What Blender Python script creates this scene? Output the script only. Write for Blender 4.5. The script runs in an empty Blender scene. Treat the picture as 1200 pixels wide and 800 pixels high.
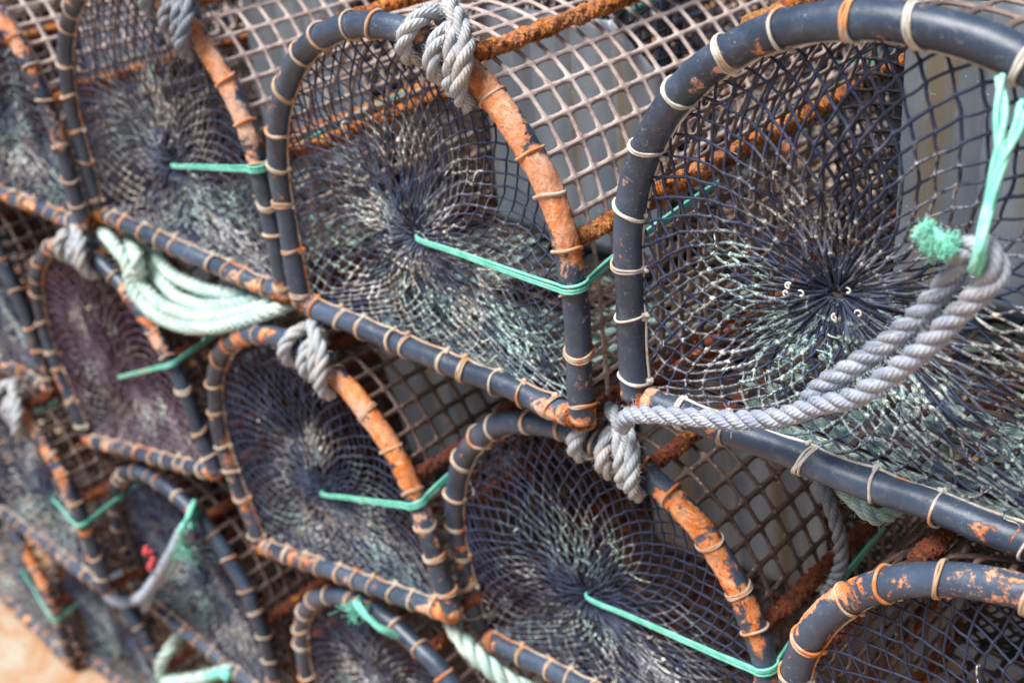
import bpy, math
import numpy as np
from mathutils import Matrix, Vector

TAU = 2 * math.pi
sc = bpy.context.scene
col = sc.collection
RNG = np.random.default_rng(11)

# ------------------------------------------------------------------ materials
def new_mat(name):
    m = bpy.data.materials.new(name); m.use_nodes = True
    nt = m.node_tree; nt.nodes.clear()
    out = nt.nodes.new('ShaderNodeOutputMaterial'); b = nt.nodes.new('ShaderNodeBsdfPrincipled')
    nt.links.new(b.outputs[0], out.inputs[0])
    return m, nt, b

class NT:
    """tiny node-graph helper"""
    def __init__(s, nt): s.nt = nt
    def n(s, t, **kw):
        x = s.nt.nodes.new(t)
        for k, v in kw.items(): setattr(x, k, v)
        return x
    def put(s, inp, v):
        if isinstance(v, bpy.types.NodeSocket): s.nt.links.new(v, inp)
        elif v is not None:
            if isinstance(v, tuple) and len(v) == 3 and inp.type == 'RGBA': v = v + (1,)
            inp.default_value = v
    def coords(s, offs=True):
        tc = s.n('ShaderNodeTexCoord'); o = tc.outputs['Object']
        if offs:
            oi = s.n('ShaderNodeObjectInfo'); mul = s.n('ShaderNodeVectorMath', operation='MULTIPLY_ADD')
            cx = s.n('ShaderNodeCombineXYZ')
            for i in range(3): s.nt.links.new(oi.outputs['Random'], cx.inputs[i])
            s.nt.links.new(cx.outputs[0], mul.inputs[0]); mul.inputs[1].default_value = (13.7, 29.1, 7.3)
            s.nt.links.new(o, mul.inputs[2]); o = mul.outputs[0]
        return o
    def scale(s, v, sc3):
        m = s.n('ShaderNodeVectorMath', operation='MULTIPLY'); s.nt.links.new(v, m.inputs[0]); m.inputs[1].default_value = sc3
        return m.outputs[0]
    def noise(s, v, scale, detail=4, rough=.55, dist=0):
        x = s.n('ShaderNodeTexNoise'); s.nt.links.new(v, x.inputs['Vector'])
        x.inputs['Scale'].default_value = scale; x.inputs['Detail'].default_value = detail
        x.inputs['Roughness'].default_value = rough; x.inputs['Distortion'].default_value = dist
        return x.outputs[0]
    def vor(s, v, scale, feature='F1'):
        x = s.n('ShaderNodeTexVoronoi'); x.feature = feature; s.nt.links.new(v, x.inputs['Vector']); x.inputs['Scale'].default_value = scale
        return x.outputs['Distance']
    def ramp(s, f, lo, hi, a=0., b=1.):
        x = s.n('ShaderNodeMapRange'); x.interpolation_type = 'SMOOTHSTEP'
        s.put(x.inputs[0], f); x.inputs[1].default_value = lo; x.inputs[2].default_value = hi
        x.inputs[3].default_value = a; x.inputs[4].default_value = b
        return x.outputs[0]
    def math(s, op, a, b=None):
        x = s.n('ShaderNodeMath', operation=op); s.put(x.inputs[0], a)
        if b is not None: s.put(x.inputs[1], b)
        return x.outputs[0]
    def mix(s, f, a, b):
        x = s.n('ShaderNodeMix'); x.data_type = 'RGBA'
        s.put(x.inputs[0], f); s.put(x.inputs[6], a); s.put(x.inputs[7], b)
        return x.outputs[2]
    def attr(s, name):
        x = s.n('ShaderNodeAttribute'); x.attribute_name = name
        return x.outputs['Fac']
    def bump(s, b, h, strength=.4, dist=.001):
        x = s.n('ShaderNodeBump'); s.put(x.inputs['Height'], h); x.inputs['Strength'].default_value = strength
        x.inputs['Distance'].default_value = dist; s.nt.links.new(x.outputs[0], b.inputs['Normal'])

def hose_material():
    m, nt, b = new_mat('rubber_hose'); g = NT(nt); v = g.coords()
    base = g.mix(g.ramp(g.noise(v, 9, 5), .35, .7), (.020, .032, .056), (.050, .074, .120))
    base = g.mix(g.ramp(g.noise(v, 60, 6, .7), .5, .78, 0, .5), base, (.13, .155, .195))
    # salt specks and dried splashes
    sp = g.math('MAXIMUM', g.math('MULTIPLY', g.ramp(g.noise(v, 330, 4, .8, .5), .60, .68), g.ramp(g.noise(v, 22, 3), .46, .60)), g.math('MULTIPLY', g.ramp(g.noise(v, 85, 7, .8, 1.0), .60, .70), .55))
    base = g.mix(g.math('MULTIPLY', sp, .75), base, (.46, .46, .42))
    # rust stain that follows the wear attribute
    wear = g.attr('wear')
    n1 = g.noise(v, 24, 6, .65, .6)
    n2 = g.noise(v, 75, 6, .7, .4)
    f = g.math('ADD', g.math('MULTIPLY', wear, .66), g.math('ADD', g.math('SUBTRACT', g.math('MULTIPLY', n1, 2.1), 1.05), g.math('SUBTRACT', g.math('MULTIPLY', n2, .9), .45)))
    rmask = g.ramp(f, .30, .46)
    rc = g.mix(g.ramp(g.noise(v, 70, 5, .7), .35, .66), (.76, .29, .11), (.78, .185, .015))
    rc = g.mix(g.ramp(g.noise(v, 15, 4), .4, .65, 0, .85), rc, (.68, .47, .36))
    rc = g.mix(g.ramp(g.noise(v, 120, 6, .75), .60, .71, 0, .85), rc, (.20, .06, .022))
    rc = g.mix(g.ramp(g.noise(v, 38, 6, .75, 1.5), .535, .60, 0, .9), rc, (.84, .45, .25))
    crack = g.ramp(g.math('ABSOLUTE', g.math('SUBTRACT', g.noise(g.scale(v, (1, 1, 1)), 46, 5, .7, 1.2), .5)), .0, .022, 1, 0)
    rc = g.mix(g.math('MULTIPLY', crack, .4), rc, (.085, .03, .018))
    c = g.mix(rmask, base, rc)
    g.put(b.inputs['Base Color'], c)
    g.put(b.inputs['Roughness'], g.mix(rmask, (.40, .40, .40), (.85, .85, .85)))
    h = g.math('ADD', g.math('MULTIPLY', g.noise(v, 110, 6, .7), .6), g.math('MULTIPLY', g.math('MULTIPLY', rmask, g.noise(v, 150, 8, .8)), 3.2))
    h = g.math('SUBTRACT', h, g.math('MULTIPLY', g.math('MULTIPLY', crack, rmask), .8))
    g.bump(b, h, .7, .0014)
    return m

def simple(name, ca, cb, scale, rough=.7, bump=None, lo=.35, hi=.65, third=None, stretch=None, sheen=0):
    m, nt, b = new_mat(name); g = NT(nt); v = g.coords()
    if stretch: v = g.scale(v, stretch)
    c = g.mix(g.ramp(g.noise(v, scale, 5, .6), lo, hi), ca, cb)
    if third: c = g.mix(g.ramp(g.noise(v, third[1], 4, .6), third[2], third[2] + .12, 0, third[3]), c, third[0])
    g.put(b.inputs['Base Color'], c); b.inputs['Roughness'].default_value = rough
    if bump: g.bump(b, g.noise(v, bump[0], 5, .7), bump[1], bump[2])
    return m

def net_material(name, ca, cb):
    m, nt, b = new_mat(name); g = NT(nt); v = g.coords()
    c = g.mix(g.ramp(g.noise(v, 30, 3), .35, .65), ca, cb)
    f = g.math('MULTIPLY', g.attr('foul'), g.ramp(g.noise(v, 200, 4, .8), .42, .56))
    fc = g.mix(g.ramp(g.noise(v, 22, 3), .4, .62), (.74, .74, .70), (.52, .46, .37))
    fc = g.mix(g.ramp(g.noise(v, 7, 3), .48, .60, 0, .85), fc, (.42, .62, .55))      # verdigris-green crust in patches
    g.put(b.inputs['Base Color'], g.mix(f, c, fc)); b.inputs['Roughness'].default_value = .75
    g.bump(b, g.noise(v, 500, 3, .6), .5, .0006)
    return m

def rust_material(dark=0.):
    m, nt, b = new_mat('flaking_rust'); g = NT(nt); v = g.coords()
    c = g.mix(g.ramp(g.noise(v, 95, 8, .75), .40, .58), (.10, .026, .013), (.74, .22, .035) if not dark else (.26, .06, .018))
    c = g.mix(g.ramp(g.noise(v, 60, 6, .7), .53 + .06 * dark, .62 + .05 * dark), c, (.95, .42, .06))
    c = g.mix(g.ramp(g.noise(v, 13, 4), .48, .7, 0, .7 * (1 - dark)), c, (.70, .32, .16))
    c = g.mix(g.ramp(g.noise(v, 8, 3), .50, .66, 0, .75), c, (.12, .028, .016))
    g.put(b.inputs['Base Color'], c); b.inputs['Roughness'].default_value = .92
    g.bump(b, g.math('ADD', g.noise(v, 150, 8, .8), g.math('MULTIPLY', g.vor(v, 260), .5)), 1.0, .006)
    return m

def mesh_material(name, ca, cb, dirt):
    m, nt, b = new_mat(name); g = NT(nt); v = g.coords()
    c = g.mix(g.ramp(g.noise(v, 14, 5, .65), .3, .7), ca, cb)
    c = g.mix(g.ramp(g.noise(v, 70, 5, .7), .48, .66, 0, .7), c, dirt)
    c = g.mix(g.ramp(g.vor(g.scale(v, (1, 1, 1)), 120), .10, .20, .5, 0), c, (.6, .56, .48))
    g.put(b.inputs['Base Color'], c); b.inputs['Roughness'].default_value = .6
    g.bump(b, g.noise(v, 200, 5, .7), .5, .001)
    return m

def panel_material():
    m, nt, b = new_mat('grey_plastic_panel'); g = NT(nt); v = g.coords()
    c = g.mix(g.ramp(g.noise(v, 8, 5, .65), .35, .65), (.18, .215, .27), (.26, .29, .33))
    st = g.ramp(g.noise(g.scale(v, (30, 30, 1.6)), 1.0, 3), .54, .66, 0, .7)
    c = g.mix(st, c, (.25, .185, .085))
    c = g.mix(g.ramp(g.noise(g.scale(v, (60, 60, 9)), 1.0, 5, .7), .55, .72, 0, .5), c, (.37, .385, .43))
    c = g.mix(g.math('MULTIPLY', g.ramp(g.vor(v, 170), .1, .2, 1, 0), g.ramp(g.noise(v, 21, 3), .52, .6)), c, (.62, .63, .62))
    g.put(b.inputs['Base Color'], c); b.inputs['Roughness'].default_value = .42
    g.bump(b, g.noise(v, 90, 5, .7), .25, .0008)
    return m

def rope_material(name, ca, cb, dirt, amount):
    m, nt, b = new_mat(name); g = NT(nt); v = g.coords()
    c = g.mix(g.ramp(g.noise(v, 45, 5, .65), .35, .65), ca, cb)
    c = g.mix(g.ramp(g.noise(v, 16, 4, .6), .50, .68, 0, amount), c, dirt)
    # fine yarns: a dark/light ripple along the wound strand
    w = g.attr('yarn')
    s_ = g.math('SINE', g.math('MULTIPLY', w, TAU * 7))
    c = g.mix(g.ramp(s_, -1, 1, .0, .28), c, tuple(x * .45 for x in ca))
    g.put(b.inputs['Base Color'], c); b.inputs['Roughness'].default_value = .85
    g.bump(b, g.math('ADD', g.math('MULTIPLY', s_, .5), g.noise(v, 420, 4, .7)), .7, .0010)
    return m

def ground_material():
    m, nt, b = new_mat('sandy_quay'); g = NT(nt); v = g.coords(False)
    c = g.mix(g.ramp(g.noise(v, 3.2, 6, .6, .8), .40, .62), (.36, .165, .065), (.38, .33, .255))
    c = g.mix(g.ramp(g.noise(v, 40, 6, .7), .45, .7, 0, .5), c, (.33, .2, .12))
    g.put(b.inputs['Base Color'], c); b.inputs['Roughness'].default_value = .9
    g.bump(b, g.noise(v, 60, 6, .7), .6, .01)
    return m

M = {}
M['hose'] = hose_material()
M['cord'] = simple('lashing_twine', (.52, .45, .36), (.46, .27, .15), 34, .85, (700, .9, .0012), third=((.58, .17, .03), 20, .52, .95))
M['cord_pale'] = simple('bleached_lashing_twine', (.66, .63, .57), (.40, .34, .28), 50, .85, (700, .9, .0012), third=((.58, .22, .05), 24, .54, .85))
M['navy'] = net_material('navy_netting', (.006, .011, .036), (.025, .037, .084))
M['purple'] = net_material('plum_netting', (.045, .019, .040), (.095, .052, .085))
M['charcoal'] = net_material('shade_dark_netting', (.007, .007, .011), (.016, .014, .019))  # near-black tone stands in for the shade inside the creels
M['rust'] = rust_material(); M['rust_dark'] = rust_material(1.)
M['mesh_pale'] = mesh_material('bleached_plastic_mesh', (.47, .395, .36), (.36, .265, .235), (.17, .10, .08))
M['mesh_mid'] = mesh_material('stained_shaded_plastic_mesh', (.20, .14, .12), (.085, .055, .047), (.33, .26, .22))  # stained brown, darkened further with the interior shade
M['mesh_floor'] = mesh_material('shaded_floor_mesh', (.072, .045, .04), (.04, .027, .025), (.13, .085, .066))  # brown with the gloom of the creel floor put into the colour
M['mesh_brown'] = mesh_material('brown_plastic_mesh', (.105, .064, .053), (.06, .037, .032), (.17, .11, .085))  # brown plastic, shade of the lower and rear creels mixed into it
M['panel'] = panel_material()
M['rope_grey'] = rope_material('grey_rope', (.27, .305, .385), (.40, .43, .48), (.37, .32, .28), .35)
M['rope_old'] = rope_material('old_grey_rope', (.33, .36, .40), (.46, .47, .47), (.46, .34, .24), .5)
M['rope_blue'] = rope_material('blue_grey_rope', (.17, .20, .245), (.27, .29, .33), (.2, .17, .15), .4)
M['rope_teal'] = rope_material('pale_teal_rope', (.36, .53, .49), (.52, .62, .55), (.55, .53, .40), .5)
M['rope_dark_teal'] = rope_material('weathered_teal_rope', (.42, .68, .62), (.68, .83, .76), (.45, .52, .34), .45)
M['twine'] = simple('green_twine', (.10, .44, .32), (.20, .58, .46), 60, .55, (600, .4, .0006), stretch=(1, 1, 1), third=((.42, .45, .27), 9, .6, .6))
M['twine_pale'] = simple('pale_green_twine', (.16, .62, .45), (.34, .72, .58), 60, .6, (600, .5, .0006))
M['weed'] = simple('dried_weed', (.50, .45, .36), (.32, .22, .13), 40, .9)
M['shell'] = simple('tube_worm_shell', (.66, .64, .58), (.5, .47, .42), 80, .6)
M['red'] = simple('red_tag', (.45, .03, .035), (.55, .07, .065), 60, .6)
M['ground'] = ground_material()

# ------------------------------------------------------------------ mesh building
class MB:
    def __init__(s): s.v = []; s.q = []; s.t = []; s.a = {}; s.n = 0
    def add(s, V, Q=None, T=None, **attrs):
        V = np.asarray(V, float).reshape(-1, 3)
        if Q is not None and len(Q): s.q.append(np.asarray(Q, int).reshape(-1, 4) + s.n)
        if T is not None and len(T): s.t.append(np.asarray(T, int).reshape(-1, 3) + s.n)
        for k, x in attrs.items():
            s.a.setdefault(k, []).append((s.n, np.broadcast_to(np.asarray(x, float), (len(V),))))
        s.v.append(V); s.n += len(V)
        return s
    def mesh(s, name, mat, smooth=True):
        V = np.concatenate(s.v); me = bpy.data.meshes.new(name)
        q = np.concatenate(s.q) if s.q else np.zeros((0, 4), int); t = np.concatenate(s.t) if s.t else np.zeros((0, 3), int)
        me.vertices.add(len(V)); me.vertices.foreach_set('co', V.astype(np.float32).ravel())
        loops = np.concatenate([q.ravel(), t.ravel()]).astype(np.int32)
        me.loops.add(len(loops)); me.loops.foreach_set('vertex_index', loops)
        starts = np.concatenate([np.arange(len(q)) * 4, len(q) * 4 + np.arange(len(t)) * 3]).astype(np.int32)
        me.polygons.add(len(starts)); me.polygons.foreach_set('loop_start', starts)
        me.polygons.foreach_set('use_smooth', np.full(len(starts), smooth))
        me.update(calc_edges=True)
        for k, parts in s.a.items():
            at = me.attributes.new(k, 'FLOAT', 'POINT'); arr = np.zeros(len(V), np.float32)
            for o, x in parts: arr[o:o + len(x)] = x
            at.data.foreach_set('value', arr)
        me.materials.append(mat)
        me.validate()
        return me

def link(name, me, parent=None):
    o = bpy.data.objects.new(name, me); col.objects.link(o)
    if parent: o.parent = parent
    return o

def resample(P, n, closed=False):
    P = np.asarray(P, float)
    if closed: P = np.vstack([P, P[:1]])
    d = np.r_[0, np.cumsum(np.linalg.norm(np.diff(P, axis=0), axis=1))]
    s = np.linspace(0, d[-1], n + 1)[:-1] if closed else np.linspace(0, d[-1], n)
    return np.stack([np.interp(s, d, P[:, k]) for k in range(P.shape[1])], 1)

def spline(P, n):
    """Catmull-Rom through the points, evenly resampled"""
    P = np.asarray(P, float); A = np.vstack([2 * P[0] - P[1], P, 2 * P[-1] - P[-2]])
    out = []
    for i in range(1, len(A) - 2):
        t = np.linspace(0, 1, 16, endpoint=False)[:, None]; a, b, c, d = A[i - 1:i + 3]
        out.append(.5 * (2 * b + (c - a) * t + (2 * a - 5 * b + 4 * c - d) * t ** 2 + (3 * b - a - 3 * c + d) * t ** 3))
    out.append(A[-2][None])
    return resample(np.concatenate(out), n)

def frames(P, closed=False):
    T = np.gradient(P, axis=0)
    if closed: T = np.roll(P, -1, 0) - np.roll(P, 1, 0)
    T /= np.linalg.norm(T, axis=1)[:, None] + 1e-12
    N = np.zeros_like(P); a = np.array([0, 0, 1.]) if abs(T[0, 2]) < .9 else np.array([0, 1., 0])
    n = np.cross(T[0], a); n /= np.linalg.norm(n)
    for i in range(len(P)):
        n = n - T[i] * n.dot(T[i]); n /= np.linalg.norm(n) + 1e-12; N[i] = n
    return T, N, np.cross(T, N)

def tube(mb, P, r, sides=8, closed=False, cap=True, attrs=None, yarn=None):
    P = np.asarray(P, float); n = len(P); T, N, B = frames(P, closed)
    r = np.broadcast_to(np.asarray(r, float), (n,)) if np.ndim(r) < 2 else r
    th = np.arange(sides) * TAU / sides
    R = r[:, None] if r.ndim == 1 else r
    V = P[:, None] + R[..., None] * (np.cos(th)[None, :, None] * N[:, None] + np.sin(th)[None, :, None] * B[:, None])
    i = np.arange(n if closed else n - 1)[:, None]; j = np.arange(sides)[None]
    i2 = (i + 1) % n; j2 = (j + 1) % sides
    Q = np.stack([i * sides + j, i * sides + j2, i2 * sides + j2, i2 * sides + j], -1).reshape(-1, 4)
    V = V.reshape(-1, 3); T3 = []
    at = {}
    if attrs:
        for k, x in attrs.items():
            x = np.asarray(x, float)
            at[k] = np.repeat(x, sides) if x.ndim == 1 else x.ravel()
    if cap and not closed:
        V = np.vstack([V, P[0] , P[-1]]); a = n * sides
        for k in range(sides):
            T3.append((a, (k + 1) % sides, k)); T3.append((a + 1, (n - 1) * sides + k, (n - 1) * sides + (k + 1) % sides))
        at = {k: np.r_[x, x[0], x[-1]] for k, x in at.items()}
    mb.add(V, Q, T3, **at)

def strands(mb, P, r, sides=5, **attrs):
    """many thin tubes at once: P is (S,K,3), attrs (S,K)"""
    S, K, _ = P.shape
    T = np.gradient(P, axis=1); T /= np.linalg.norm(T, axis=2)[..., None] + 1e-12
    ref = np.where(np.abs(T[..., 1:2]) < .85, np.array([0, 1., 0]), np.array([0, 0, 1.]))
    N = np.cross(T, ref); N /= np.linalg.norm(N, axis=2)[..., None] + 1e-12; B = np.cross(T, N)
    th = np.arange(sides) * TAU / sides
    r = np.broadcast_to(np.asarray(r, float), (S, K))
    V = P[:, :, None] + r[:, :, None, None] * (np.cos(th)[:, None] * N[:, :, None] + np.sin(th)[:, None] * B[:, :, None])
    s = np.arange(S)[:, None, None] * K * sides; k = np.arange(K - 1)[None, :, None] * sides; j = np.arange(sides)[None, None]
    j2 = (j + 1) % sides
    Q = np.stack(np.broadcast_arrays(s + k + j, s + k + j2, s + k + sides + j2, s + k + sides + j), -1).reshape(-1, 4)
    mb.add(V, Q, **{a: np.repeat(np.broadcast_to(x, (S, K)).ravel(), sides) for a, x in attrs.items()})

_t = (1 + 5 ** .5) / 2
ICO_V = np.array([(-1, _t, 0), (1, _t, 0), (-1, -_t, 0), (1, -_t, 0), (0, -1, _t), (0, 1, _t), (0, -1, -_t), (0, 1, -_t), (_t, 0, -1), (_t, 0, 1), (-_t, 0, -1), (-_t, 0, 1)]) / math.sqrt(1 + _t * _t)
ICO_F = np.array([(0, 11, 5), (0, 5, 1), (0, 1, 7), (0, 7, 10), (0, 10, 11), (1, 5, 9), (5, 11, 4), (11, 10, 2), (10, 7, 6), (7, 1, 8), (3, 9, 4), (3, 4, 2), (3, 2, 6), (3, 6, 8), (3, 8, 9), (4, 9, 5), (2, 4, 11), (6, 2, 10), (8, 6, 7), (9, 8, 1)])
def lumps(mb, C, r, rng, **attrs):
    n = len(C); r = np.broadcast_to(np.asarray(r, float), (n,))
    V = C[:, None] + ICO_V[None] * r[:, None, None] * rng.uniform(.7, 1.35, (n, 12, 1))
    F = (np.arange(n) * 12)[:, None, None] + ICO_F[None]
    mb.add(V, None, F.reshape(-1, 3), **{k: np.repeat(np.broadcast_to(x, (n,)), 12) for k, x in attrs.items()})

def laid_rope(mb, P, dia, sides=9, pitch=None, step=None, rng=RNG, lay=1, ro=.245, rs=.27):
    """three strands wound round each other along P"""
    P = np.asarray(P, float); L = np.linalg.norm(np.diff(P, axis=0), axis=1).sum()
    n = max(8, int(L / (step or dia * .22))); P = resample(P, n); T, N, B = frames(P)
    pitch = pitch or dia * 3.1; s = np.linspace(0, L, n); wob = rng.uniform(0, TAU, 4)
    ro = dia * ro; rs = dia * rs
    for k in range(3):
        ph = lay * TAU * s / pitch + k * TAU / 3 + .35 * np.sin(s / dia * .55 + wob[0]) + .15 * np.sin(s / dia * 1.7 + wob[1] + k)
        C = P + ro * (np.cos(ph)[:, None] * N + np.sin(ph)[:, None] * B)
        rr = rs * (1 + .06 * np.sin(s / dia * 1.3 + k * 2 + wob[2]) + .04 * np.sin(s / dia * 3.7 + k + wob[3])) * rng.normal(1, .012, n)
        yarn = np.arange(sides)[None] / sides + (s / (dia * 1.6))[:, None]
        tube(mb, C, rr, sides, attrs={'yarn': yarn})
    # loose fibres standing off the surface
    nf = int(L / dia * 14); i = rng.integers(2, n - 2, nf); th = rng.uniform(0, TAU, nf)
    d = np.cos(th)[:, None] * N[i] + np.sin(th)[:, None] * B[i]
    a = P[i] + d * dia * .46; b = a + d * dia * (.02 + .45 * rng.random((nf, 1)) ** 3) + T[i] * dia * rng.uniform(-.3, .3, (nf, 1))
    strands(mb, np.stack([a, (a + b) / 2 + d * dia * .05, b], 1), dia * .016, 3)

def sines(rng, n, fmax):
    f = rng.uniform(.6, fmax, (n, 3)) * rng.choice([-1, 1], (n, 3)); p = rng.uniform(0, TAU, n)
    return lambda X: np.sin(X @ f.T * 1.0 + p).mean(-1) * math.sqrt(n)

# ------------------------------------------------------------------ the creel
W0, HS0, H0, EXP = .5, .1405, .4055, 2.10
RT = .0148                                    # hose radius
LEN = .68
BARS = [(-.25, .0), (.25, .0), (-.246, .21), (.246, .21), (-.125, .388), (.125, .388)]

def arch(W=W0, H=H0, n=220, inset=0.):
    hs = HS0 * H / H0; t = np.linspace(0, np.pi, 160); ex = 2 / EXP
    x = -(W / 2 - inset) * np.sign(np.cos(t)) * np.abs(np.cos(t)) ** ex; z = hs + (H - hs - inset) * np.abs(np.sin(t)) ** ex
    z0 = np.linspace(inset, hs, 30)[:-1]
    P = np.stack([np.r_[np.full(29, -W / 2 + inset), x, np.full(29, W / 2 - inset)], np.r_[z0, z, z0[::-1]]], 1)
    return resample(P, n)

def as3(P2, y=0.): return np.stack([P2[:, 0], np.full(len(P2), y), P2[:, 1]], 1)

def hose_part(P, wear_spec, rng, r=RT, jitter=.0012, sides=28):
    mb = MB(); n = len(P); s = np.linspace(0, 1, n)
    nz = sines(rng, 6, 60)
    P = P + jitter * np.stack([nz(P), nz(P + 3.1), nz(P + 7.7)], 1)
    th = np.arange(sides) * TAU / sides
    w = np.zeros((n, sides))
    for (c, wd, a, ph) in wear_spec:
        w += a * np.exp(-((s - c) / wd) ** 2)[:, None] * (.55 + .45 * np.cos(th - ph))[None]
    w[0:3] += .5; w[-3:] += .5
    f = sines(rng, 8, 160)
    rr = r * (1 + .012 * f(np.stack([np.repeat(s[:, None] * 1.6, sides, 1), np.repeat(np.cos(th)[None] * .016, n, 0), np.repeat(np.sin(th)[None] * .016, n, 0)], -1)))
    # blistered, flaking rubber where the steel rusts below
    rr = rr + np.clip(w, 0, 1) * .0007 * rng.normal(0, 1, (n, sides))
    tube(mb, P, rr, sides, attrs={'wear': np.clip(w, 0, 1.1)})
    return mb

def lashing(P, pitch, rng, inner, r=RT, cr=(.0013, .0023)):
    """twine taken round the hose again and again and knotted to the net"""
    mb = MB(); L = np.linalg.norm(np.diff(P, axis=0), axis=1).sum(); n = int(L / pitch)
    T, N, B = frames(P); th = np.linspace(0, TAU, 26); links = []
    for k in range(n):
        q = (k + .5 + rng.uniform(-.22, .22)) / n; i = int(q * (len(P) - 1)); t = T[i]
        yv = np.array([0, 1., 0]); o = np.cross(t, yv); o /= np.linalg.norm(o)
        if o.dot(P[i] - inner) < 0: o = -o
        tilt = rng.uniform(-.4, .4); tilt2 = rng.uniform(-.28, .28); turns = rng.choice([1, 1, 1, 2, 2, 3]); rc_ = rng.uniform(*cr) / (1 + .22 * (turns - 1))
        for rep in range(turns):
            tilt2 += rng.uniform(-.10, .10)
            sl = (rep * rc_ * 1.9 + .0006 * np.sin(3 * th + rng.uniform(0, 6)) + .0035 * np.sin(th - .6) * tilt / .3 + r * np.cos(th) * tilt2)
            C = P[i] + (r + .0012) * (np.cos(th)[:, None] * o + np.sin(th)[:, None] * yv) + sl[:, None] * t
            tube(mb, C[:-1], rc_ * (1 + .10 * np.sin(np.arange(25) * 1.3 + rep)), 8, closed=True)
        kn = P[i] - o * (r + .0012) + yv * .004
        lumps(mb, kn + rng.normal(0, .0014, (3, 3)), .0036, rng); links.append(kn)
        if rng.random() < .2:   # a cut tail
            d = rng.normal(0, 1, 3); tube(mb, spline([kn, kn + d * .004, kn + d * .008 + [0, 0, -.004]], 8), .0011, 5)
    for a, b in zip(links[:-1], links[1:]):
        m = (a + b) / 2 + (P[np.argmin(((P - (a + b) / 2) ** 2).sum(1))] - (a + b) / 2) * .12
        tube(mb, spline([a, m + rng.normal(0, .0006, 3), b], 12), .0016, 5)
    return mb

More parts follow.
